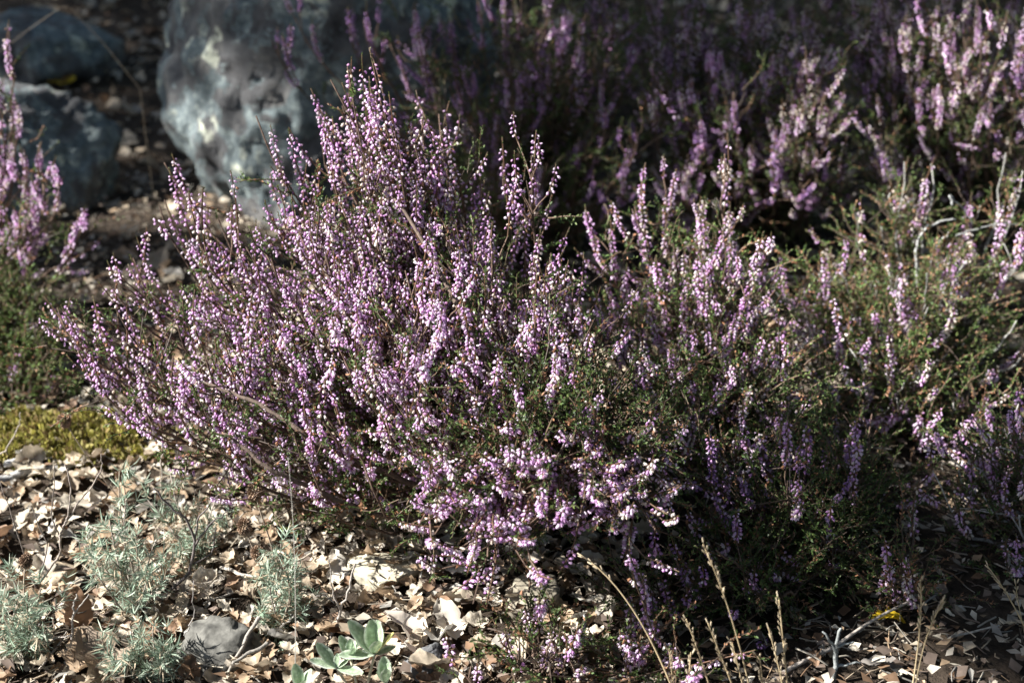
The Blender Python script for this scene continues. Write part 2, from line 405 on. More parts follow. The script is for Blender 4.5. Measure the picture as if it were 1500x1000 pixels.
UP = np.array([0, 0, 1.0])
def shrub(label, root, tips, kinds, n_lat=(3, 7), n_twig=(8, 14), singles=300, extra=0, group=None, twig_brown=.12, spread=.03, flower_frac=1.0, wood=(.10, .066, .048), low_start=.2, rbase=.0034, lat0=.42, jit=.03, arch=0.0, lat_len=(.022, .085), lat_up=(-.1, .4), thin=(), low_green=0.0, green_gain=1.0):
    """a heather: woody branches from the root to each tip, flower spikes at and along their ends, leafy twigs below"""
    th = tag(empty('heather_shrub', root), label, 'heather', group)
    root = np.array(root, float); tips = [np.array(t, float) for t in tips]
    nt0 = len(tips); n_thin = len(thin)
    for k in range(extra):
        a, c = R.integers(nt0), R.integers(nt0)
        w = U(.15, .85); p = tips[a] * w + tips[c] * (1 - w)
        if np.linalg.norm(tips[a] - tips[c]) > .30: p = tips[a] * .85 + tips[c] * .15
        p = p + R.normal(size=3) * jit
        p[2] = max(p[2], .05); tips.append(p)
    n_full = len(tips); tips += [np.array(t, float) for t in thin]
    spikes = []; green = MB()
    kn = list(kinds); kp = np.array([kinds[k] for k in kn], float); kp /= kp.sum()
    for i, tip in enumerate(tips):
        p0 = root + np.array([U(-spread, spread), U(-spread, spread), 0]); p0[2] = gz(p0[0], p0[1]) - .005
        v = tip - p0; ln = np.linalg.norm(v)
        p1 = p0 + v * .33 + np.array([v[0] * .10, v[1] * .10, -.02 * U(-1, 1)]) + R.normal(size=3) * .012
        p2 = tip - UP * ln * .25 * U(.6, 1.2) - v * .10 + R.normal(size=3) * .012
        if arch:
            h = v * [1, 1, 0]
            p1 = p0 + h * .12 + UP * (v[2] * 1.05 + arch * U(.5, 1)); p2 = p0 + h * .62 + UP * (v[2] + arch * U(.6, 1.1))
        C = bez(p0, p1, p2, tip, 14)
        wob = R.normal(size=(14, 3)) * .0022; wob[0] = 0; C = C + wob
        b = MB(); r0 = rbase * U(.7, 1.3)
        b.add(*tube(C - root, np.linspace(r0, .0008, 14), 5), np.array(wood) * U(.7, 1.5))
        T = nrm(np.gradient(C, axis=0)); seg = lambda q: (np.array([np.interp(q, np.linspace(0, 1, 14), C[:, k]) for k in range(3)]), T[min(13, int(round(q * 13)))])
        kd = kn[int(R.choice(len(kn), p=kp))]
        low = low_green * min(1, max(0, (.34 - tip[2]) / .16))
        if R.random() < flower_frac * (1 - .3 * low):
            p, t = seg(max(.55, 1 - (.07 if i < n_full else .11) / ln)); t = nrm(tip - p); spikes.append((p, t, kd, np.linalg.norm(tip - p) * 1.05))
            for k in range(int(R.integers(*n_lat) * (1 - .5 * low)) if i < n_full else int(R.integers(2, 5))):
                q = lat0 + (1 - lat0) * .93 * R.random() ** 1.15; p, t = seg(q)
                o = R.normal(size=3); o = nrm(o - t * np.dot(o, t))
                d = nrm(t * U(.4, .9) + o * U(.4, .9) + UP * U(*lat_up))
                k2 = kd if R.random() < .75 else kn[int(R.choice(len(kn), p=kp))]
                l = U(*lat_len) * (1.15 - .5 * (q - lat0) / (1 - lat0))
                if R.random() < .5:                       # on a thin side twig of its own
                    e = U(.015, .05); m = p + d * e
                    b.add(*tube(np.array([p, p + d * e * .5 + UP * .002, m]) - root, [.0010, .0009, .0008], 3), np.array(wood) * 1.4); p = m
                    d = nrm(d + UP * .35)
                spikes.append((p, d, k2, l))
        b.build('branch', M_wood, th)
        for k in range(int(R.integers(*n_twig) * (1 + low)) if i < n_full else 3):
            q = U(low_start, .92); p, t = seg(q)
            o = R.normal(size=3); d = nrm(t * .4 + nrm(o) * .9 + UP * .35)
            V, F, Cc = (TWIGS_BROWN if R.random() < twig_brown else TWIGS)[int(R.integers(5))]
            if R.random() < .6:
                e = U(.01, .05); green.add(*tube(np.array([p, p + d * e]) - root, [.0009, .0007], 3), (.08, .055, .04)); p = p + d * e
            V = (V * U(.8, 1.35)) @ basis(d, R.normal(size=3)).T + p - root
            V[:, 2] = np.maximum(V[:, 2], .004)
            green.add(V, F, Cc * U(.75, 1.25) * green_gain)
    if green.n: tag(green.build('leafy_twigs', M_green, th), kind='stuff')
    # the spikes that show largest are parts of their own, the rest one mass
    P = np.array([s[0] for s in spikes]); px, py, dep = project(P)
    inside = (px > -60) & (px < 1560) & (py > -60) & (py < 1120)
    order = np.argsort(dep + np.where(inside, 0, 100)); mass = MB()
    for rank, i in enumerate(order):
        p, d, kd, l = spikes[i]; d = nrm(d)
        tl = math.degrees(math.acos(max(-1, min(1, d[2])))); ti = int(np.argmin([abs(tl - t) for t in TILTS])); li = int(np.argmin([abs(l - t) for t in LENS_]))
        sc = U(.85, 1.15)
        x = UP + R.normal(size=3) * .08
        if tl < 12: x = R.normal(size=3)
        B = basis(d, x)
        if rank < singles and inside[i]:
            o = link('flower_spike', spike_mesh((kd, ti, li, int(R.integers(2)))), th)
            Mx = np.eye(4); Mx[:3, :3] = B * sc; Mx[:3, 3] = p - root
            o.matrix_local = Matrix(Mx.tolist())
        else:
            V, F, Cc = SPK_LOW[kd, ti, li]
            mass.add((V * sc) @ B.T + p - root, F, Cc * U(.9, 1.1))
    if mass.n: tag(mass.build('flower_spikes_within', M_flower, th), kind='stuff')
    return th, len(spikes)

A = lambda L: [at(*t) for t in L]
STATS = []
# --- the main heather
main_tips = A([(80, 450, 1.40), (100, 487, 1.36), (190, 395, 1.46), (208, 420, 1.42), 
  (360, 375, 1.38), (395, 310, 1.42), (452, 270, 1.5), (345, 395, 1.4), (550, 150, 1.46),
  (585, 200, 1.48), (612, 205, 1.44), (785, 380, 1.36), (835, 400, 1.36),
  (690, 350, 1.42), (660, 345, 1.36), (172, 590, 1.28), (120, 520, 1.32), (150, 455, 1.42), (270, 370, 1.45), (300, 430, 1.38), (250, 460, 1.36),
  (200, 500, 1.32), (540, 170, 1.50), (560, 220, 1.44), (520, 230, 1.46), (600, 260, 1.43), (480, 240, 1.46), (460, 320, 1.40), (345, 440, 1.36),
  (450, 350, 1.36), (500, 300, 1.40), (550, 330, 1.36), (600, 400, 1.30), (520, 430, 1.30), (440, 450, 1.30), (370, 470, 1.30), (300, 520, 1.27),
  (250, 560, 1.26), (350, 560, 1.24), (420, 540, 1.24), (500, 530, 1.23), (580, 500, 1.24), (650, 450, 1.28), (720, 470, 1.28), (620, 310, 1.42),
  (330, 650, 1.20), (400, 640, 1.18), (480, 620, 1.17), (560, 600, 1.18), (640, 590, 1.18), (700, 600, 1.18), (760, 540, 1.24), (850, 520, 1.30),
  (850, 600, 1.22), (800, 480, 1.30), (290, 600, 1.23), (230, 540, 1.28), (400, 500, 1.27), (680, 540, 1.22), (560, 290, 1.42),
  (740, 430, 1.33), (820, 440, 1.34), (770, 470, 1.29), (790, 580, 1.2), (880, 480, 1.33), (900, 560, 1.26), (750, 620, 1.17), (830, 560, 1.25), (450, 690, 1.16), (540, 680, 1.15), (600, 650, 1.15)])
main_thin = A([(240, 235, 1.52), (232, 300, 1.48), (322, 320, 1.45), (375, 168, 1.48), (412, 242, 1.47), (487, 118, 1.48), (515, 100, 1.47), (550, 78, 1.46), (640, 168, 1.55), (735, 210, 1.52), (775, 280, 1.46), (710, 268, 1.46),
  (655, 240, 1.5), (690, 310, 1.45), (190, 375, 1.46), (360, 365, 1.38), (240, 290, 1.5), (545, 110, 1.48), (600, 185, 1.46), (620, 175, 1.45), (500, 150, 1.48), (465, 200, 1.5), (575, 165, 1.48)])
n = shrub('large lilac heather bush in the sunlit centre with the tallest flower spikes', (.03, 1.38, 0), main_tips,
      {'lilac': 5, 'pale': 2.6, 'cream': .6}, n_lat=(10, 15), n_twig=(10, 15), extra=70, twig_brown=.25, thin=main_thin, low_green=.6, green_gain=1.25)
STATS.append(n[1])
for ln in ([(790, 800, 1.36), (765, 640, 1.27), (735, 575, 1.24), (690, 490, 1.26), (640, 390, 1.33), (600, 320, 1.38), (560, 270, 1.43)], [(770, 800, 1.36), (640, 720, 1.24), (480, 660, 1.19), (380, 590, 1.22), (300, 560, 1.25)],
           [(780, 800, 1.37), (700, 700, 1.26), (600, 610, 1.24), (530, 500, 1.28), (490, 430, 1.32), (470, 380, 1.36)], [(770, 810, 1.36), (560, 760, 1.2), (400, 690, 1.17), (330, 635, 1.19)]):
    Q = np.array(A(ln)); Q[0] = (.03, 1.38, -.005); t = np.linspace(0, 1, len(Q)); tt = np.linspace(0, 1, 26); Q = np.stack([np.interp(tt, t, Q[:, j]) for j in range(3)], 1)
    for _ in range(3): Q[1:-1] = (Q[:-2] + 2 * Q[1:-1] + Q[2:]) / 4
    b = MB(); b.add(*tube(Q - [.03, 1.38, 0] + R.normal(size=Q.shape) * .0008, np.linspace(.0042, .0014, 26), 6), (.11, .08, .062)); b.build('branch', M_wood, n[0])
# --- its drooping front
n = shrub('low lilac heather with drooping flowers spreading below the large bush', (.05, 1.34, 0), A([(610, 770, 1.08), (640, 725, 1.10), (690, 705, 1.12), (740, 735, 1.09),
  (800, 725, 1.09), (860, 745, 1.08), (690, 780, 1.07), (640, 785, 1.08), (900, 775, 1.09), (950, 720, 1.12), (1000, 690, 1.15), (670, 750, 1.08),
  (760, 785, 1.06), (820, 775, 1.07), (880, 690, 1.12), (780, 670, 1.14), (960, 780, 1.08), (695, 885, 1.06), (730, 790, 1.07), (850, 660, 1.15)]),
  {'lilac': 5, 'pale': 2, 'cream': .6}, n_lat=(4, 8), n_twig=(14, 20), singles=180, extra=14, twig_brown=.35, lat0=.70, jit=.012, low_start=.45, arch=.05, lat_len=(.018, .055), lat_up=(-.35, .3))
STATS.append(n[1])
# --- right of the centre
n = shrub('pale pink heather bush right of the centre with upright short spikes', (.27, 1.52, 0), A([(895, 330, 1.60), (930, 300, 1.62), (975, 285, 1.65), (1025, 308, 1.62),
  (1040, 350, 1.58), (1075, 345, 1.60), (1118, 352, 1.62), (1095, 395, 1.55), (960, 380, 1.55), (1000, 420, 1.50), (1050, 450, 1.48), (930, 450, 1.50), (880, 420, 1.55),
  (1110, 480, 1.48), (1000, 500, 1.42), (950, 540, 1.38), (1050, 550, 1.40), (1100, 580, 1.38), (900, 500, 1.45), (1020, 600, 1.32), (980, 640, 1.28), (1140, 530, 1.42), (1010, 370, 1.57), (900, 390, 1.57), (1080, 640, 1.30), (1140, 610, 1.38), (930, 590, 1.32), (1180, 560, 1.42), (1160, 500, 1.48), (870, 460, 1.48), (1060, 500, 1.44), (1100, 530, 1.42), (960, 600, 1.30)]),
  {'lilac': 4, 'pale': 3, 'cream': 1.2}, n_lat=(5, 10), n_twig=(11, 16), singles=260, extra=26, twig_brown=.2, low_green=.8, green_gain=1.5)
STATS.append(n[1])
# --- low green one in the shade
n = shrub('low dark green heather with few flowers in the shade at the lower right', (.36, 1.30, 0), A([(1180, 730, 1.28), (1200, 780, 1.24), (1270, 680, 1.38), (1240, 640, 1.42),
  (1150, 620, 1.36), (1100, 650, 1.30), (1080, 720, 1.22), (1130, 880, 1.13), (1210, 830, 1.20), (980, 800, 1.13), (1050, 800, 1.14), (1000, 860, 1.12), (950, 850, 1.13), (1040, 740, 1.20), (1170, 680, 1.32),
  (1300, 720, 1.36), (1090, 840, 1.14), (1220, 720, 1.30), (900, 860, 1.14)]),
  {'lilac': 3, 'pale': 1, 'deep': 2}, n_lat=(1, 4), n_twig=(20, 30), singles=80, extra=22, flower_frac=.6, twig_brown=.2, low_start=.15)
STATS.append(n[1])
# --- right, sparse, with dead grey wood
n = shrub('sparse heather with green twigs and dead grey branches at the right', (.56, 1.72, 0), A([(1250, 305, 1.75), (1300, 280, 1.76), (1322, 350, 1.78), (1365, 240, 1.80),
  (1312, 268, 1.82), (1440, 300, 1.78), (1470, 225, 1.80), (1495, 250, 1.76), (1380, 400, 1.70), (1200, 420, 1.70), (1240, 450, 1.62), (1290, 470, 1.60), (1320, 430, 1.60), (1450, 450, 1.65),
  (1300, 540, 1.50), (1330, 560, 1.48), (1230, 390, 1.72), (1490, 380, 1.70), (1180, 480, 1.60), (1380, 520, 1.58), (1430, 540, 1.56), (1260, 560, 1.50), (1150, 440, 1.66), (1170, 520, 1.56), (1210, 560, 1.5), (1220, 620, 1.44), (1350, 620, 1.46), (1400, 590, 1.5), (1440, 600, 1.5), (1130, 400, 1.7), (1490, 470, 1.62), (1190, 400, 1.74), (1340, 480, 1.62), (1420, 420, 1.7)]),
  {'lilac': 3, 'pale': 3, 'cream': 2}, green_gain=1.6, n_lat=(2, 5), n_twig=(22, 30), singles=150, extra=32, flower_frac=.6, wood=(.30, .29, .26), twig_brown=.25, low_start=.25)
STATS.append(n[1])
n = shrub('lilac heather sprigs at the right edge beside the dead leaves', (.66, 1.36, 0), A([(1385, 735, 1.27), (1430, 680, 1.31), (1470, 630, 1.36), (1490, 590, 1.40), (1490, 760, 1.26),
  (1450, 640, 1.36), (1500, 700, 1.28), (1475, 800, 1.22), (1410, 640, 1.36), (1530, 650, 1.34), (1440, 730, 1.28)]),
  {'lilac': 4, 'pale': 2, 'cream': 1}, n_lat=(2, 4), n_twig=(12, 18), singles=60, extra=8, wood=(.28, .26, .24))
STATS.append(n[1])
# --- behind
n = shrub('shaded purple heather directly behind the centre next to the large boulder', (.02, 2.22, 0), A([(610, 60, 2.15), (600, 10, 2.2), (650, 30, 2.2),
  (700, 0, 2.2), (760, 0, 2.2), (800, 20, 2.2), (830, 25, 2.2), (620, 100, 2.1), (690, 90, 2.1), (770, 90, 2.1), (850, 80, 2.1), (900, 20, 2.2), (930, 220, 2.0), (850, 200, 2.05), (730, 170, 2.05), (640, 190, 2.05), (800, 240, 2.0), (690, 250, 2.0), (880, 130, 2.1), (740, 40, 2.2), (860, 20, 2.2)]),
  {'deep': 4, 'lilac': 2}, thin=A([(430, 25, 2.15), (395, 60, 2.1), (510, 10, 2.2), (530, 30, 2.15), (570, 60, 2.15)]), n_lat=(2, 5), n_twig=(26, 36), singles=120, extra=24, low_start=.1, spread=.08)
STATS.append(n[1])
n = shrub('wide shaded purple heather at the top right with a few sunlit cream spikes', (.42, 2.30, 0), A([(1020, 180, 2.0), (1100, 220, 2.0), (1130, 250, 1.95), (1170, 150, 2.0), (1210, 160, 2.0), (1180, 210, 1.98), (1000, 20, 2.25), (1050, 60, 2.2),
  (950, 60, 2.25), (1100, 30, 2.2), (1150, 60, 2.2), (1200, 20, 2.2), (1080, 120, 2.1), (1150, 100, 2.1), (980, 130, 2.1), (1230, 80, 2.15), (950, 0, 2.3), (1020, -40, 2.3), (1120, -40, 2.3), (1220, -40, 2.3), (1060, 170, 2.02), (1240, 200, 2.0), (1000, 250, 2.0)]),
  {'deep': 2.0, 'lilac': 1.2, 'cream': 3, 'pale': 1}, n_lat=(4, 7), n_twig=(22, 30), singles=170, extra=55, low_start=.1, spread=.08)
STATS.append(n[1])
n = shrub('tall heather in the top right corner with sunlit pale spikes', (.80, 2.22, 0), A([(1290, 200, 2.0), (1370, 130, 2.0), (1400, 100, 2.0), (1440, 60, 2.0), (1480, 20, 2.0), (1330, 20, 2.1), (1300, 60, 2.1), (1290, 0, 2.2), (1360, -30, 2.2), (1420, 0, 2.1),
  (1460, -40, 2.2), (1500, 60, 2.0), (1530, 0, 2.1), (1260, 120, 2.1), (1340, 90, 2.1), (1310, 140, 2.05), (1270, 30, 2.2), (1250, -20, 2.25), (1450, 150, 2.0), (1390, 20, 2.1), (1520, 130, 2.0)]),
  {'deep': 1.2, 'lilac': 1, 'cream': 4, 'pale': 2}, n_lat=(4, 7), n_twig=(22, 30), singles=170, extra=36, low_start=.1, spread=.08)
STATS.append(n[1])
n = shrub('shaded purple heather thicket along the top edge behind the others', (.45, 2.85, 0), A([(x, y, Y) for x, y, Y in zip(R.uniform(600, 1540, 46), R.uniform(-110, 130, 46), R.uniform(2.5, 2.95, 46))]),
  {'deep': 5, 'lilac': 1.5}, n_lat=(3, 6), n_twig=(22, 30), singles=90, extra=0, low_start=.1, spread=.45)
STATS.append(n[1])
n = shrub('lilac heather cut by the left edge of the picture with tall thin spikes', (-.80, 1.93, 0), A([(12, 40, 1.9), (5, 150, 1.9), (40, 222, 1.86), (60, 210, 1.86), (92, 255, 1.82), (118, 335, 1.8), (30, 300, 1.85), (-10, 100, 1.95), (-40, 150, 1.9), (0, 230, 1.88), (70, 290, 1.84), (100, 370, 1.82), (40, 350, 1.84), (-30, 300, 1.85)]),
  {'lilac': 4, 'pale': 3}, n_lat=(2, 5), n_twig=(4, 7), singles=120, extra=3, low_start=.1)
STATS.append(n[1])
n = shrub('bright green leafy heather without many flowers at the left edge', (-.80, 1.72, 0), A([(20, 420, 1.75), (-20, 380, 1.8), (50, 440, 1.75), (10, 470, 1.7), (70, 520, 1.66), (30, 540, 1.62), (0, 400, 1.75), (90, 560, 1.62), (60, 480, 1.7)]),
  {'lilac': 4, 'pale': 1}, green_gain=1.5, n_lat=(0, 2), n_twig=(34, 44), singles=20, extra=14, flower_frac=.3, low_start=.25, twig_brown=.05)
# --- small ones
shrub('small sunlit heather sprig on the stones at the bottom centre', tuple(G(790, 985)), A([(770, 905, 1.09), (790, 900, 1.09), (820, 930, 1.07), (760, 950, 1.05), (740, 935, 1.07), (690, 980, 1.03), (800, 950, 1.05), (830, 960, 1.04), (850, 985, 1.03)]),
  {'pale': 3, 'lilac': 2, 'cream': 2}, n_lat=(0, 3), n_twig=(5, 9), singles=30, rbase=.0018, spread=.015, twig_brown=.5, lat_len=(.015, .04))
shrub('small lilac heather sprig at the bottom edge below the straw stalks', tuple(G(945, 1000)), A([(930, 930, 1.07), (955, 925, 1.07), (975, 940, 1.06), (940, 960, 1.05), (920, 950, 1.06), (990, 945, 1.06)]),
  {'lilac': 3, 'pale': 1}, n_lat=(1, 3), n_twig=(4, 8), singles=20, extra=2, rbase=.0018, spread=.012, twig_brown=.5)
shrub('tiny rust coloured heather seedling in the shade at the lower right', tuple(G(1318, 905)), A([(1318, 818, 1.18), (1340, 835, 1.18), (1296, 845, 1.17), (1325, 850, 1.16), (1310, 860, 1.16)]),
  {'cream': 2, 'lilac': 2}, n_lat=(0, 2), n_twig=(10, 14), singles=12, rbase=.0016, spread=.008, twig_brown=.9)
print('SPIKES', STATS, sum(STATS))

# ------------------------------------------------------------------ leaf litter
def oak_leaf(seed):
    r = np.random.default_rng(seed); n = 13; s = np.linspace(0, 1, n); deep = r.choice([0.0, .18, .32, .42])
    lob = .5 + .5 * np.cos(s * 2 * math.pi * 3.0 + r.uniform(-.5, .5))
    w = (.10 + .62 * np.sin(math.pi * s ** .8) ** .8) * (1 - deep + deep * lob) * .46
    w[0] = .02; w[-1] = .04
    cr, tw, cu = r.uniform(-.2, .7), r.uniform(-.7, .7), r.uniform(-.4, .8)
    V = []
    for i in range(n):
        for j in (-1, -.5, 0, .5, 1):
            x = j * w[i] * (1 + r.uniform(-.18, .18)); y = s[i]
            z = cr * abs(x) * 1.2 + cu * (y - .5) ** 2 * .8 + tw * x * (y - .5) * 1.6 + .018 * r.normal() - (.03 if j == 0 else 0) + .05 * math.sin(y * 9 + r.uniform(0, 1)) * j
            V.append((x, y - .5, z))
    F = []
    for i in range(n - 1):
        for j in range(4):
            a = i * 5 + j; F += [(a, a + 1, a + 6), (a, a + 6, a + 5)]
    return np.array(V), np.array(F)
LEAVES = [oak_leaf(k + 3) for k in range(14)]
LEAFC = [(.50, .42, .31), (.57, .50, .39), (.42, .335, .235), (.47, .415, .335), (.36, .255, .16), (.22, .135, .08), (.36, .335, .29)]
LEAF_ME = {}
def leaf_mesh(v, c):
    if (v, c) not in LEAF_ME:
        b = MB(); V, F = LEAVES[v]
        cc = np.array(LEAFC[c]) * (1 - .25 * (abs(V[:, :1]) < .02)); b.add(V, F, cc)
        LEAF_ME[v, c] = b.mesh('dry_leaf', M_leaf)
    return LEAF_ME[v, c]

MARKS = [(330, 960, 'beside the grey angular stone'), (520, 960, 'around the felted leaf plant'), (410, 850, 'around the upright grey green plant'), (180, 830, 'around the tall grey green plant'),
         (40, 910, 'by the lower left needle plant'), (90, 720, 'below the moss cushion'), (60, 560, 'between the moss and green heather'), (290, 760, 'around the dark crooked stem'),
         (490, 830, 'at the left foot of the large heather'), (640, 930, 'right of the felted plant'), (700, 985, 'left of the small heather sprig'), (800, 900, 'by the round beige stone'),
         (900, 980, 'right of the small heather sprig'), (1080, 970, 'behind the straw stalks'), (1250, 960, 'along the straight fallen stick'), (1420, 900, 'on shaded ground near the right edge'), (1400, 985, 'in the lower right corner'),
         (180, 220, 'between the boulders at the back'), (150, 990, 'at the bottom edge lower left'), (230, 940, 'by the low grey green tufts')]
def leaf_litter():
    pts = []
    def scatter(n, x0, x1, y0, y1):
        for _ in range(n): pts.append((U(x0, x1), U(y0, y1)))
    scatter(5600, -1.0, .15, .95, 1.75); scatter(170, .1, 1.0, .95, 1.7); scatter(2600, -1.3, 1.0, 1.7, 4.2)
    P = np.array(pts); Z = gz(P[:, 0], P[:, 1]); px, py, dep = project(np.c_[P, Z])
    keep = ~((((px - 95) / 150) ** 2 + ((py - 653) / 36) ** 2 < 1) & (R.random(len(P)) < .84)); P, Z, px, py, dep = P[keep], Z[keep], px[keep], py[keep], dep[keep]
    open_ = (((px < 330) & (py > 430)) | ((px < 620) & (py > 760)) | ((py > 850) & (px > 550)) | ((px > 1250) & (py > 800)) | ((px < 300) & (py > 100)))
    vis = open_ & (px > -20) & (px < 1520) & (py < 1010) & (py > 0)
    S = (1 + .5 * (P[:, 1] > 1.8)) * np.where(R.random(len(P)) < .91, R.uniform(.008, .026, len(P)), R.uniform(.026, .046, len(P)))
    lift = R.uniform(.002, .024, len(P))
    order = np.argsort(np.where(vis, -S / dep - lift, 99)); rank = np.empty(len(P), int); rank[order] = np.arange(len(P))
    rest = MB(); named = {}
    for i in range(len(P)):
        s = S[i]
        v = int(R.integers(14)); c = int(R.choice(7, p=[.22, .16, .16, .14, .14, .12, .06]))
        tilt = R.normal() * .36; tilt2 = R.normal() * .36; rz = U(0, 6.28)
        Mx = Matrix.Rotation(rz, 4, 'Z') @ Matrix.Rotation(tilt, 4, 'X') @ Matrix.Rotation(tilt2, 4, 'Y')
        z = Z[i] + lift[i]
        if vis[i] and rank[i] < 290:
            o = link('dry_leaf', leaf_mesh(v, c)); o.matrix_world = Matrix.Translation((P[i, 0], P[i, 1], z)) @ Mx @ Matrix.Diagonal((s, s, s, 1))
            tone = ['beige', 'pale', 'tan', 'greyish', 'light brown', 'dark brown', 'grey'][c]
            where = MARKS[int(np.argmin([(px[i] - a) ** 2 + (py[i] - b) ** 2 for a, b, _ in MARKS]))][2]
            big = 'large' if s > .038 else ('small' if s < .028 else 'middling')
            form = 'tilted' if abs(tilt) + abs(tilt2) > .9 else ('flat' if abs(tilt) + abs(tilt2) < .3 else 'curled')
            named.setdefault((f'{big} {form} {tone} dead oak leaf', where), []).append((px[i], o))
        else:
            V, F = LEAVES[v]; V = V * s @ np.array(Mx.to_3x3()).T + [P[i, 0], P[i, 1], z]
            rest.add(V, F, np.array(LEAFC[c]) * U(.7, 1.2))
    for (what, where), L in named.items():
        L.sort(key=lambda t: t[0]); n = len(L)
        for k, (_, o) in enumerate(L):
            pre = '' if n == 1 else ({2: ['left ', 'right '], 3: ['left ', 'middle ', 'right ']}.get(n, [''] * n)[k])
            tag(o, f'{pre}{what} {where}', 'leaf', 'dead oak leaves in the litter' if n < 4 else f'{what} {where}')
    tag(rest.build('leaf_litter', M_leaf), 'carpet of dead oak leaves under and behind the heathers', 'leaf litter', kind='stuff')
leaf_litter()

def crumbs():                              # broken leaf bits, stalks and needles between the leaves
    b = MB()
    N = 25000
    X = R.uniform(-1.1, 1.1, N); Y = .95 + 1.6 * R.random(N) ** 1.4; Y[21000:] = R.uniform(1.8, 4.2, 4000); X[21000:] *= 1.2; Z = gz(X, Y)
    for i in range(N):
        p = np.array([X[i], Y[i], Z[i] + U(.001, .022)]); a = U(0, 6.28)
        c = pick(LEAFC) * U(.45, 1.0) if R.random() < .7 else np.array((.12, .09, .07)) * U(.6, 1.8)
        if R.random() < .55:
            s = U(.003, .011); d = np.array([math.cos(a), math.sin(a), U(-.4, .4)]); e = np.array([-math.sin(a), math.cos(a), U(-.4, .4)]) * U(.4, .9); u = UP * U(-.3, .5)
            b.add(np.array([p - d * s, p + e * s + u * s, p + d * s * U(.6, 1), p - e * s * U(.5, 1) + u * s]), [(0, 1, 2), (0, 2, 3)], c)
        else:
            l = U(.008, .035); d = nrm([math.cos(a), math.sin(a), U(-.25, .35)]); w = U(.0004, .0011)
            V, F = tube(np.array([p - d * l * .5, p, p + d * l * .5]) + np.array([[0, 0, 0], R.normal(size=3) * l * .06, [0, 0, 0]]), w, 3); b.add(V, F, c)
    tag(b.build('litter_crumbs', M_debris), 'fine crumbs of broken leaves and stalks on the soil', 'litter', kind='stuff')
crumbs()

def moss():
    b = MB()
    for _ in range(10000):
        px, py = U(-60, 285), U(605, 700)
        if ((px - 95) / 165) ** 2 + ((py - 653) / 40) ** 2 > .55 + .45 * math.sin(px * .05) * math.cos(py * .11) + .9 * R.random() ** 2: continue
        p = G(px, py); h = .032 * max(0, 1 - ((px - 95) / 170) ** 2) * max(.2, 1 - ((py - 650) / 45) ** 2); p[2] = gz(p[0], p[1]) + h * U(.5, 1) + .007 * math.sin(p[0] * 70) * math.cos(p[1] * 60) + .004 * math.sin(p[0] * 160 + p[1] * 120)
        d = nrm(R.normal(size=3) * .6 + UP); c = pick([(.24, .22, .045), (.31, .28, .06), (.15, .145, .035), (.38, .33, .12), (.24, .17, .07)]) * U(.7, 1.2)
        b.add(*leaflet(p, d, U(.005, .011), .0028, c))
    tag(b.build('moss_patch', M_moss), 'olive yellow moss cushion on the ground at the left', 'moss', kind='stuff')
moss()

# ------------------------------------------------------------------ grey green plants
def needle_plant(label, px, py, tops, group='grey green needle plants', nl=(45, 70), dead=.18):
    p = G(px, py); p[2] = gz(p[0], p[1]); th = tag(empty('grey_green_plant', p), label, 'plant', group)
    for (tx, ty, dy) in tops:
        tip = at(tx, ty, p[1] + dy); v = tip - p; ln = np.linalg.norm(v)
        C = bez(np.zeros(3), v * .3 + R.normal(size=3) * .01, v * .75 - UP * ln * .08 + R.normal(size=3) * .008, v, 10)
        b = MB(); b.add(*tube(C, np.linspace(.0013, .0006, 10), 4), pick([(.20, .16, .12), (.28, .24, .20)])); b.build('stem', M_wood, th)
        lf = MB(); nodes_ = [(q, .0) for q in np.linspace(.15, 1.0, int(R.integers(9, 14)))]
        sh = [(C[int(q * 9)], nrm(np.gradient(C, axis=0)[int(q * 9)])) for q, _ in nodes_]
        for k in range(int(R.integers(3, 6))):            # leafy side shoots
            i = int(R.integers(3, 10)); d = nrm(R.normal(size=3) * .8 + UP); 
            for t in np.linspace(.004, U(.012, .028), 4): sh.append((C[i] + d * t, d))
        for q, t in sh:
            for k in range(int(R.integers(5, 11))):
                o = R.normal(size=3); o = nrm(o - t * np.dot(o, t)); d = nrm(o * U(.5, 1) + t * U(.4, 1.0)); L = U(.008, .018); w = .0006
                c = pick([(.27, .345, .255), (.34, .41, .31), (.21, .29, .20), (.40, .44, .34)]) * U(.8, 1.15)
                if R.random() < dead: c = np.array((.46, .37, .26)) * U(.7, 1.1); d = nrm(d - UP * .7)
                s_ = nrm(np.cross(d, R.normal(size=3))) * w; m = q + d * L * .55 - UP * L * .06; e = q + d * L - UP * L * U(-.1, .25)
                lf.add(np.array([q - s_ * .5, q + s_ * .5, m + s_, m - s_, e]), [(0, 1, 2), (0, 2, 3), (3, 2, 4)], c)
        lf.build('leaf_tuft', M_grey, th)
needle_plant('tall grey green needle leaved plant in the sunlit litter at the left', 205, 905, [(160, 760, .02), (185, 730, .05), (150, 800, 0), (230, 790, .03), (200, 800, .0), (120, 790, .03), (245, 835, .0), (175, 690, .09), (140, 840, -.02), (215, 850, -.03)])
needle_plant('grey green needle leaved plant at the lower left edge', 30, 960, [(20, 850, 0), (60, 860, .02), (90, 880, 0), (5, 900, -.03), (40, 880, -.02), (70, 920, -.02), (10, 945, -.02), (50, 930, -.03)])
needle_plant('low tufts of a grey green plant beside the grey stone', 225, 1000, [(150, 925, .0), (210, 930, .0), (240, 945, 0), (255, 960, 0), (190, 965, 0), (225, 915, .02)])
needle_plant('upright grey green plant left of the pale upright stalk', 408, 930, [(412, 795, .02), (400, 815, .01), (415, 830, .0), (395, 860, -.01), (380, 900, -.01), (445, 895, 0), (425, 860, 0)])
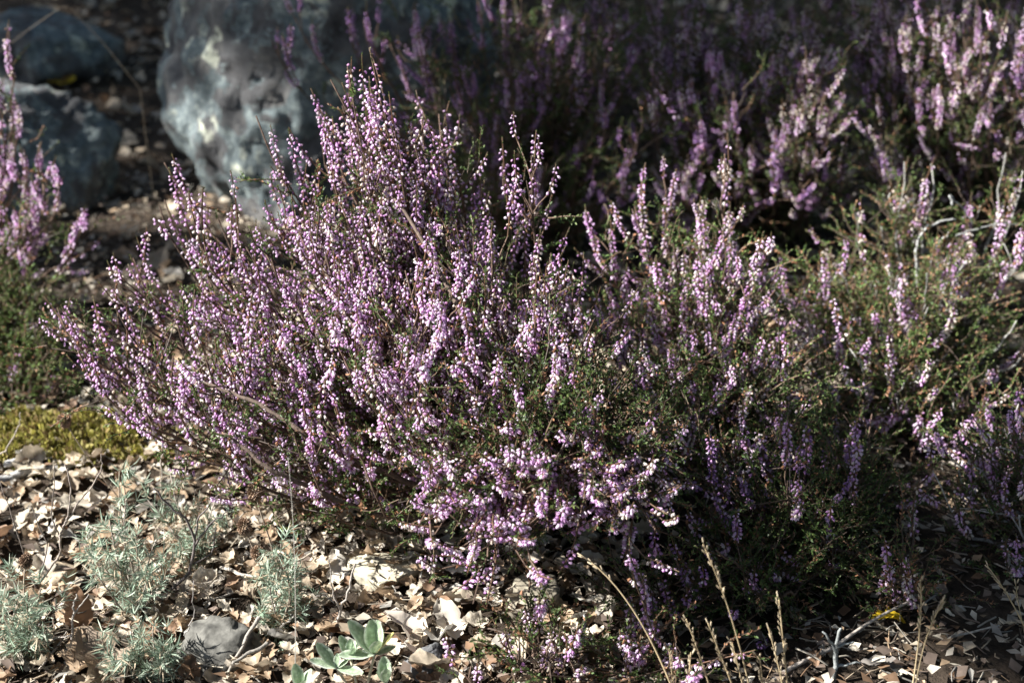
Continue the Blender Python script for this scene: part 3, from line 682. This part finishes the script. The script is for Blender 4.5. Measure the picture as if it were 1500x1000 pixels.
needle_plant('dark stemmed grey green plant just left of the large heather', 285, 835, [(250, 695, .07), (215, 730, .05), (320, 725, .05), (260, 740, .05), (335, 750, .03), (245, 770, .03), (270, 800, .01)], dead=.3)

# ------------------------------------------------------------------ felted leaf plant
def felt_leaf_mesh():
    n = 9; s = np.linspace(0, 1, n); w = .26 * np.sin(math.pi * np.clip(s, .03, .97) ** 1.15) ** .6; w[-1] = .06
    V = []
    for i in range(n):
        for j in (-1, -.55, 0, .55, 1):
            V.append((j * w[i], s[i], .28 * abs(j) ** 1.5 * w[i] + .10 * s[i] ** 2 - (.012 if j == 0 else 0) + .012 * math.sin(s[i] * 14 + j)))
    F = []
    for i in range(n - 1):
        for j in range(4): a = i * 5 + j; F += [(a, a + 1, a + 6), (a, a + 6, a + 5)]
    V = np.array(V); C = np.tile((.25, .34, .20), (len(V), 1))
    edge = np.isclose(abs(V[:, 0]), np.repeat(w, 5)); C[edge] = (.58, .62, .50)
    mid = abs(V[:, 0]) < 1e-6; C[mid] = (.33, .41, .27)
    return V, np.array(F), C
def felted_plant():
    p = G(525, 1040); p[2] = gz(p[0], p[1])
    th = tag(empty('felted_leaf_plant', p), 'small plant with felted grey green oval leaves at the bottom edge', 'plant')
    V, F, C = felt_leaf_mesh()
    b = MB(); b.add(V, F, C); me = b.mesh('leaf', M_felt)
    b2 = MB(); b2.add(V, F, C * [1.35, 1.05, .5]); me_y = b2.mesh('leaf', M_felt)
    L0 = .034
    def head(hx, hy, dy, leaves):
        c = at(hx, hy, p[1] + dy); C_ = bez(np.zeros(3), (c - p) * .3 + [.004, 0, .004], (c - p) * .75, c - p, 7)
        s = MB(); s.add(*tube(C_, np.linspace(.0016, .0012, 7), 5), (.42, .36, .26)); s.build('stem', M_wood, th)
        for (ax, az, sc, yl) in leaves:                     # compass angle, climb, size
            d = np.array([math.cos(ax) * math.cos(az), math.sin(ax) * math.cos(az), math.sin(az)])
            B = basis(np.cross(np.cross(d, UP), d) if abs(d[2]) < .98 else np.array([0, -1.0, 0]), np.cross(d, UP))
            # columns: X across, Y along the leaf, Z its upper face
            zf = nrm(B[:, 2]); Bm = np.stack([nrm(np.cross(d, zf)), d, zf], 1)
            o = link('leaf', me_y if yl else me, th); Mx = np.eye(4); Mx[:3, :3] = Bm * L0 * sc; Mx[:3, 3] = c - p; o.matrix_local = Matrix(Mx.tolist())
    head(549, 958, .02, [(2.75, .75, 1.15, 0), (1.9, 1.25, 1.0, 0), (.9, 1.25, 1.0, 0), (1.3, 1.15, .95, 0), (-1.2, 1.0, .75, 0), (-.25, .85, .95, 1), (3.4, .05, .95, 0), (0.1, .25, .6, 0), (-2.2, .6, .6, 0)])
    head(514, 965, .02, [(2.5, .9, .7, 0), (1.4, 1.3, .6, 0), (.5, 1.05, .6, 0), (-.9, 1.1, .5, 0), (3.6, .5, .5, 0)])
    head(493, 978, .01, [(2.7, .7, .85, 0), (3.2, .3, .75, 0), (.4, .4, .4, 0), (-.3, -.1, .75, 0), (1.3, 1.1, .4, 0)])
    head(565, 1000, .0, [(1.8, 1.2, .75, 0), (.8, 1.2, .6, 0), (-1.3, 1.2, .6, 0), (2.8, .8, .4, 0)])
    head(440, 1008, .0, [(2.2, 1.1, .7, 0), (.6, .8, .6, 0), (-1, .9, .5, 0)])
felted_plant()

# ------------------------------------------------------------------ stalks and dry stems
def stalk(label, px, py, top, r=.0011, head=.0, ctrl=None, name='grass_stalk', cat='grass stalk', col=(.56, .44, .26), group=None, dy=0.0, z0=None):
    p = G(px, py); p[2] = gz(p[0], p[1]); v = at(top[0], top[1], p[1] + dy) - p
    th = tag(empty(name, p), label, cat, group)
    m = (at(*ctrl, p[1] + dy * .5) - p) if ctrl else v * .5 + R.normal(size=3) * .004
    C = bez(np.zeros(3), m * .66 + v * .0, m * .66 + v * .34 + (m - v * .5) * .3, v, 16)
    s = MB(); s.add(*tube(C, np.linspace(r, r * .55, 16) * .8, 5), col); s.build('stalk', M_straw, th)
    if head:
        h = MB(); q0 = 1 - head
        T = nrm(np.gradient(C, axis=0))
        for q in np.arange(q0, 1.0, .0036 / np.linalg.norm(v)):
            c = np.array([np.interp(q, np.linspace(0, 1, 16), C[:, k]) for k in range(3)]); t = T[min(15, int(q * 15))]
            o = R.normal(size=3); o = nrm(o - t * np.dot(o, t)); d = nrm(t + o * .35)
            h.add(*bell(c + o * .0006, d, U(.005, .008), .0008, np.array((.58, .48, .33)) * U(.75, 1.15), True))
        h.build('seed_head', M_straw, th)
    return th
stalk('longest straw stalk rising in front of the dark heather at the lower right', 1112, 1070, (1030, 797), head=.3, ctrl=(1085, 930))
stalk('straw stalk leaning far left out of the lower right grass tuft', 1010, 1070, (850, 812), head=.22, ctrl=(950, 900), r=.0012, dy=.05)
stalk('thin straw stalk with narrow seed head left in the grass tuft', 1060, 1070, (1005, 906), head=.4)
stalk('straw stalk with dense seed head in the middle of the grass tuft', 1100, 1070, (1037, 912), head=.5)
stalk('short curved straw stalk close to the longest straw stalk', 1104, 1070, (1072, 940), head=.7, r=.0009)
stalk('shortest straw stalk right beside the longest straw stalk', 1106, 1070, (1110, 960), head=.8, r=.0009)
stalk('short pale straw stalk at the bottom edge left of the tuft', 1004, 1070, (1012, 955), head=.8, r=.0010)
stalk('faint straw stalk with drooping head at the bottom edge', 1000, 1070, (980, 950), head=.6, r=.0009)
stalk('bright straw stalk with a slender head right of the grass tuft', 1160, 1070, (1141, 878), head=.5)
stalk('bushy headed straw stalk next to the slender bright one', 1158, 1070, (1125, 918), head=.7, r=.001)
stalk('upright straw stalk crossing another at the lower right', 1325, 1070, (1348, 848), head=.4, ctrl=(1350, 940))
stalk('forked looking straw stalk crossing the upright one at the lower right', 1332, 1070, (1383, 880), head=.35, ctrl=(1345, 950))
stalk('straw stalk leaning in from the right edge near the bottom', 1515, 960, (1446, 828), head=.4)
stalk('thin straw stalk at the right edge near the bottom', 1500, 930, (1488, 855), head=.5, r=.0008)
stalk('long thin pale stalk standing upright left of the felted plant', 431, 1030, (422, 670), r=.0006, col=(.62, .58, .50), dy=.02, ctrl=(436, 850))
stalk('thin straw stem crossing the front of the drooping heather', 822, 915, (752, 800), r=.0006, dy=-.06)
def bent():
    p = G(230, 330); p[2] = 0.0; th = tag(empty('grass_stalk', p), 'bent dry grass stalk arching over the shaded rocks at the upper left', 'grass stalk')
    C = np.array([p, at(205, 130, p[1] - .02), at(150, 62, p[1]), at(103, 12, p[1]), at(90, 10, p[1]), at(40, 45, p[1]), at(0, 75, p[1]), at(-20, 90, p[1])]) - p
    s = MB(); s.add(*tube(C, np.linspace(.0005, .0003, 8), 5), (.26, .21, .15)); s.build('stalk', M_straw, th)
bent()

def seed_stem(label, px, py, pts, r_head=.0065, dy=.0, tall=1.25):
    p = G(px, py); p[2] = gz(p[0], p[1]); th = tag(empty('seed_head_stem', p), label, 'seed head', 'dry brown seed heads on thin stems')
    top = at(pts[0], pts[1], p[1] + dy) - p
    C = bez(np.zeros(3), top * .35 + R.normal(size=3) * .006, top * .7 + R.normal(size=3) * .004, top, 10)
    s = MB(); s.add(*tube(C, np.linspace(.0010, .0007, 10), 4), (.30, .24, .18)); s.build('stem', M_wood, th)
    h = MB(); ax = nrm(C[-1] - C[-2])
    for k in range(110):
        z = 1 - 2 * (k + .5) / 110; a = k * 2.39996; rr = math.sqrt(1 - z * z); d = np.array([rr * math.cos(a), rr * math.sin(a), z])
        B = basis(ax, [1, .2, .1]); q = B @ (d * [r_head, r_head, r_head * tall]) + C[-1] + ax * r_head
        h.add(*bell(q - (B @ d) * .002, nrm(B @ d), U(.003, .0045), .0011, pick([(.27, .18, .12), (.18, .12, .08), (.36, .25, .17)]), True))
    h.build('seed_head', M_debris, th)
seed_stem('largest dry brown seed head in front of the left side of the heather', 405, 850, (376, 728), .0070)
seed_stem('oval dry seed head just below the largest seed head', 400, 880, (361, 778), .0060)
seed_stem('small dry seed head lowest of the three near the pale upright stalk', 405, 900, (381, 815), .0052)
seed_stem('dry seed head standing alone in front of the moss at the left', 190, 735, (98, 622), .0056)
seed_stem('dry brown seed head against the lower left flowers of the heather', 236, 735, (240, 628), .0068, -.03, .9)
seed_stem('tiny dark seed head below the moss at the left', 178, 745, (178, 700), .0038)
seed_stem('frayed dry seed head above the grey green plant at the left edge', 36, 940, (37, 828), .0045)

def dry_stem(label, px, py, lines, r=.0014, col=(.24, .20, .17), name='dry_plant', cat='dry plant', group=None, dy=0):
    p = G(px, py); p[2] = gz(p[0], p[1]); th = tag(empty(name, p), label, cat, group)
    for k, ln in enumerate(lines):
        P = np.array([at(a, c, p[1] + dy * j / max(1, len(ln))) for j, (a, c) in enumerate(ln)]) - p
        t = np.linspace(0, 1, len(P)); tt = np.linspace(0, 1, 4 * len(P)); Q = np.stack([np.interp(tt, t, P[:, j]) for j in range(3)], 1)
        Q[1:-1] = (Q[:-2] + Q[1:-1] * 2 + Q[2:]) / 4; Q[1:-1] += R.normal(size=(len(Q) - 2, 3)) * .0008
        rr = r if k == 0 else r * .65
        s = MB(); s.add(*tube(Q, np.linspace(rr, rr * .5, len(Q)), 5), np.array(col) * U(.8, 1.2)); s.build('stem' if k == 0 else 'side_shoot', M_wood, th)
dry_stem('branched dark dry stem with side shoots at the left edge', 88, 862, [[(60, 850), (88, 812), (88, 780), (100, 755), (105, 715), (95, 680)], [(88, 790), (76, 760), (78, 710), (80, 680)], [(95, 765), (150, 690), (148, 665)], [(60, 835), (70, 800), (45, 740)], [(55, 870), (30, 800), (0, 705)]])
dry_stem('dry forked stem between the left edge and the tall grey green plant', 105, 960, [[(105, 935), (108, 890), (112, 870)], [(108, 900), (130, 870)], [(105, 930), (75, 935), (50, 960)]], col=(.36, .32, .28))
dry_stem('curved dry stem at the left edge below the moss', -5, 700, [[(-5, 670), (15, 650), (28, 625), (30, 604)]], r=.0011, col=(.30, .26, .22))
dry_stem('thick dark crooked stem beside the large heather at the left', 232, 880, [[(240, 875), (283, 830), (285, 790), (275, 760), (250, 745), (225, 715)], [(284, 800), (310, 765), (340, 745)], [(284, 825), (310, 810), (316, 775)], [(285, 790), (290, 760), (320, 725)]], r=.0019, col=(.13, .11, .10))
dry_stem('dry stem curving up in front of the lower left heather flowers', 245, 790, [[(243, 790), (237, 720), (236, 680), (240, 640)]], r=.0008, col=(.36, .32, .27))
dry_stem('dark wavy stem in front of the lower left heather flowers', 262, 790, [[(258, 760), (265, 690), (258, 640), (250, 580)]], r=.0009, col=(.16, .14, .12))
dry_stem('forked grey twig standing left of the felted plant', 487, 945, [[(485, 935), (498, 900), (512, 860), (520, 825)], [(500, 895), (485, 860), (482, 820)]], r=.0017, col=(.34, .30, .26))
dry_stem('thin grey stem beside the grey stone', 285, 985, [[(270, 930), (282, 910), (284, 850)]], r=.0007, col=(.34, .31, .28))
dry_stem('grey lichen covered branching twig at the lower right', 1222, 1000, [[(1220, 1000), (1225, 950), (1232, 920)], [(1226, 955), (1205, 925)], [(1224, 945), (1250, 940)], [(1222, 975), (1260, 970)]], r=.0028, col=(.20, .21, .20))
dry_stem('curled grey dead branches beside the sparse heather at the right', 1390, 545, [[(1345, 420), (1340, 370), (1352, 335), (1375, 325), (1400, 322)], [(1390, 340), (1370, 360), (1362, 395)], [(1400, 345), (1430, 335), (1470, 325), (1500, 330)], [(1395, 300), (1390, 285), (1410, 305), (1425, 330)]], r=.0022, col=(.30, .30, .28), name='dead_branch', cat='branch', dy=.02)
dry_stem('bleached fallen branch lying low behind the sparse heather', 1250, 440, [[(1090, 405), (1160, 405), (1230, 412), (1330, 415)]], r=.003, col=(.34, .31, .27), name='dead_branch', cat='branch')
dry_stem('pale dead twig curled at the right edge above the sprigs', 1490, 840, [[(1478, 815), (1490, 825), (1505, 815)], [(1485, 822), (1476, 812)]], r=.0025, col=(.45, .45, .43), name='dead_branch', cat='branch')

def fallen(label, a, c, r, col, z=.012, z2=None):
    A_ = G(*a); B_ = G(*c); A_[2] = gz(A_[0], A_[1]) + z; B_[2] = gz(B_[0], B_[1]) + (z if z2 is None else z2)
    t = np.linspace(0, 1, 12)[:, None]; P = A_ * (1 - t) + B_ * t; P[1:-1] += R.normal(size=(10, 3)) * r * .8; P[1:-1] = (P[:-2] + 2 * P[1:-1] + P[2:]) / 4; P[1:-1] = (P[:-2] + P[1:-1] + P[2:]) / 3
    b = MB(); b.add(*tube(P - A_, np.linspace(r, r * .6, 12) * R.uniform(.85, 1.15, 12), 6), col)
    o = b.build('fallen_twig', M_wood); o.location = Vector(A_); tag(o, label, 'twig', 'fallen twigs on the ground')
fallen('straight fallen stick lying on the shaded ground at the lower right', (1130, 1005), (1335, 915), .0024, (.30, .26, .22), .012, .03)
fallen('thick pale grey fallen twig below the moss at the left edge', (-10, 712), (130, 678), .0055, (.36, .35, .33))
fallen('short pale grey twig crossing the thick one below the moss', (10, 700), (62, 680), .004, (.42, .41, .39), .02)
fallen('fallen grey twig under the dark heather at the lower right', (1000, 850), (1160, 880), .0022, (.26, .24, .22), .05, .03)
fallen('fallen twig leaning against the grey stone', (395, 985), (345, 1010), .0022, (.22, .20, .17), .035)
fallen('short fallen twig right of the grey stone', (385, 960), (335, 1000), .0022, (.28, .25, .21), .045, .015)
fallen('pale fallen stalk in the litter left of the pale upright stalk', (325, 850), (378, 870), .002, (.50, .44, .36), .02)
fallen('dark fallen twig at the bottom centre beside the small sprig', (720, 995), (790, 965), .0028, (.24, .22, .20))
fallen('fallen grey twig at the bottom edge right of the small sprig', (840, 1000), (855, 950), .0024, (.34, .32, .30), .012, .04)
fallen('brown fallen stalk near the white round leaf', (470, 850), (440, 800), .0016, (.30, .24, .18), .03)
fallen('pale fallen stalk crossing the pale upright stalk', (420, 878), (460, 855), .0014, (.52, .44, .34), .03)
for k, (a, c) in enumerate([((100, 760), (150, 775)), ((150, 955), (205, 935)), ((60, 1000), (100, 940)), ((600, 940), (660, 915)), ((1380, 960), (1460, 940)), ((300, 900), (360, 880))]):
    fallen(['thin twig in the litter below the branched dark stem', 'thin twig in front of the tall grey green plant', 'thin twig by the lower left corner', 'thin twig between pale leaves below the heather', 'thin twig on the shaded ground near the right edge', 'thin twig behind the grey stone'][k], a, c, .0013, (.36, .32, .27), .015)

def single_leaf(label, px, py, s, v, c, rz, tx, ty, col, name='fallen_leaf', z=.015):
    p = G(px, py); b = MB(); V, F = LEAVES[v]; b.add(V * s, F, np.array(col)); o = b.build(name, M_leaf)
    o.matrix_world = Matrix.Translation((p[0], p[1], float(gz(p[0], p[1])) + z)) @ Matrix.Rotation(rz, 4, 'Z') @ Matrix.Rotation(tx, 4, 'X') @ Matrix.Rotation(ty, 4, 'Y'); tag(o, label, 'leaf')
single_leaf('yellow fallen leaf on the shaded ground at the lower right', 1300, 922, .04, 2, 0, 1.9, .3, .2, (.62, .42, .02))
single_leaf('yellow fallen leaf between the boulders at the upper left', 85, 155, .085, 3, 0, 1.6, .2, .1, (.55, .38, .04))
single_leaf('large brown oak leaf with pale midrib at the lower left', 150, 985, .075, 4, 0, .8, .5, -.2, (.34, .25, .17), z=.02)
single_leaf('broad pale leaf lying right of the felted plant', 655, 945, .05, 6, 0, .4, .3, .2, (.68, .61, .50), z=.02)
single_leaf('broad beige leaf standing behind the felted plant', 595, 955, .05, 8, 0, 1.2, .6, .1, (.64, .56, .46), z=.022)
single_leaf('white rounded dead leaf at the foot of the heather', 497, 868, .042, 9, 0, .3, .4, .1, (.60, .54, .45), z=.022)
single_leaf('upright brown leaf behind the left needle plants', 118, 915, .05, 5, 0, .2, 1.3, .1, (.34, .20, .12), z=.025)
single_leaf('large grey dead leaf at the bottom edge of the shaded ground', 1290, 992, .042, 10, 0, 1.4, .2, .1, (.26, .23, .20), z=.010)

# ------------------------------------------------------------------ the oak that shades the background
def oak():
    S = np.array(SUN)
    lit = [(at(1140, 235, 1.97), .075), (at(1110, 260, 1.95), .05), (at(1200, 190, 1.98), .06), (at(1390, 110, 2.0), .085), (at(1450, 60, 2.0), .09), (at(1330, 40, 2.05), .07), (at(1300, 220, 2.0), .06), (at(1350, 70, 2.02), .08),
           (at(1020, 210, 2.0), .04), (at(255, 190, 2.3), .08), (at(320, 260, 2.25), .08), (at(390, 150, 2.22), .05), (at(320, 110, 2.25), .05), (G(200, 235), .03), (G(190, 170), .03), (at(60, 165, 2.35), .13), (at(20, 210, 2.3), .09), (G(180, 90), .05), (at(780, 20, 2.2), .05), (at(930, 225, 2.0), .035), (at(515, 40, 2.15), .04), (at(850, 240, 2.0), .03), (at(430, 40, 2.1), .03)]
    a1 = nrm(np.cross(S, UP)); a2 = np.cross(a1, S)
    LU = np.array([[np.dot(p, a1), np.dot(p, a2), r] for p, r in lit])
    root = np.array([-6.2, 5.2, 0.0])
    th = tag(empty('oak_tree', root), 'oak tree standing outside the picture to the left whose crown shades the background', 'tree')
    leaves = MB(); N = 0; hubs = []
    def put(p, s):
        d = nrm(R.normal(size=3)); e = nrm(np.cross(d, R.normal(size=3)))
        leaves.add(np.array([p - d * s, p + e * s * .55, p + d * s, p - e * s * .55]) - root, [(0, 1, 2), (0, 2, 3)], pick([(.06, .09, .02), (.08, .11, .03)]))
    def shade(x, y, z, n, r=0):
        nonlocal N
        for _ in range(n):
            P = np.array([U(*x), U(*y), U(*z)]); u, v = np.dot(P, a1), np.dot(P, a2)
            if np.any((LU[:, 0] - u) ** 2 + (LU[:, 1] - v) ** 2 < (LU[:, 2] * .8 + .012) ** 2): continue
            q = P + S * U(4.6, 6.8); put(q, U(.025, .045)); N += 1
            if N % 260 == 0: hubs.append(q)
    shade((-1.6, 1.9), (2.0, 4.8), (.0, .6), 40000)
    shade((-.1, 1.9), (1.86, 2.0), (.0, .4), 3500)
    shade((.38, 1.5), (1.07, 1.36), (.03, .08), 2400)
    shade((.47, 1.5), (.85, 1.08), (.0, .02), 1800)
    leaves.build('crown', M_oak, th)
    t = MB(); P = np.array([[0, 0, -.1], [.1, 0, 1.2], [.3, -.2, 2.4], [.8, -.6, 3.4], [1.3, -.9, 4.2]])
    t.add(*tube(P, [.22, .17, .14, .10, .05], 10), (.14, .12, .10)); t.build('trunk', M_bark, th)
    for h in hubs[:40]:
        f = P[int(R.integers(2, 5))]; h = h - root; c = bez(f, f * .6 + h * .4 + UP * .2, f * .3 + h * .7 + UP * .1, h, 8)
        b = MB(); b.add(*tube(c, np.linspace(.03, .006, 8), 5), (.14, .12, .10)); b.build('limb', M_bark, th)
oak()
def sky_block_oak(x, y, label, h=3.4, rad=2.6, n=4500):  # unseen oaks added around the view to cut the sky fill in the shadows
    root = np.array([x, y, float(gz(x, y)) - .05]); th = tag(empty('oak_tree', root), label, 'tree', 'oaks of the wood around the clearing')
    t = MB(); P = np.array([[0, 0, 0], [.05, .04, .8], [.1, -.05, 1.6], [.05, .1, h * .7], [0, 0, h * 1.1]]); t.add(*tube(P, [.2, .16, .13, .09, .04], 10), (.14, .12, .10)); t.build('trunk', M_bark, th)
    hubs = [np.array([0, 0, h]) + nrm(R.normal(size=3)) * rad * U(.45, .95) * [1, 1, .75] for _ in range(34)]
    for k, hb in enumerate(hubs[:12]):
        f = P[2 + k % 3]; b = MB(); b.add(*tube(bez(f, f * .6 + hb * .4 + UP * .2, f * .3 + hb * .7, hb, 7), np.linspace(.045, .008, 7), 5), (.14, .12, .10)); b.build('limb', M_bark, th)
    lv = MB(); D = nrm(R.normal(size=(n, 3))); E = nrm(np.cross(D, R.normal(size=(n, 3)))); S = R.uniform(.08, .14, n)[:, None]
    C = np.array(hubs)[R.integers(len(hubs), size=n)] + R.normal(size=(n, 3)) * .38; C[:, 2] = np.maximum(C[:, 2], .9)
    V = np.stack([C - D * S, C + E * S * .55, C + D * S, C - E * S * .55], 1).reshape(-1, 3); k = np.arange(n)[:, None] * 4
    lv.add(V, np.vstack([k + [0, 1, 2], k + [0, 2, 3]]), (.07, .10, .025)); lv.build('crown', M_oak, th)
sky_block_oak(3.2, 8.8, 'oak tree of the wood far behind the right heathers')
sky_block_oak(-1.2, 10.2, 'oak tree of the wood far behind the large boulder')
sky_block_oak(3.3, 4.4, 'oak tree of the wood to the right of the sparse heather', 4.2, 2.7, 9000)
sky_block_oak(3.6, .2, 'oak tree of the wood to the right of the viewer', 4.2, 2.7, 9000)
sky_block_oak(.3, -3.4, 'oak tree of the wood behind the viewer', 4.2, 2.7, 9000)
print('TRIS', sum(len(m.polygons) for m in bpy.data.meshes), 'OBJ', len(bpy.data.objects))
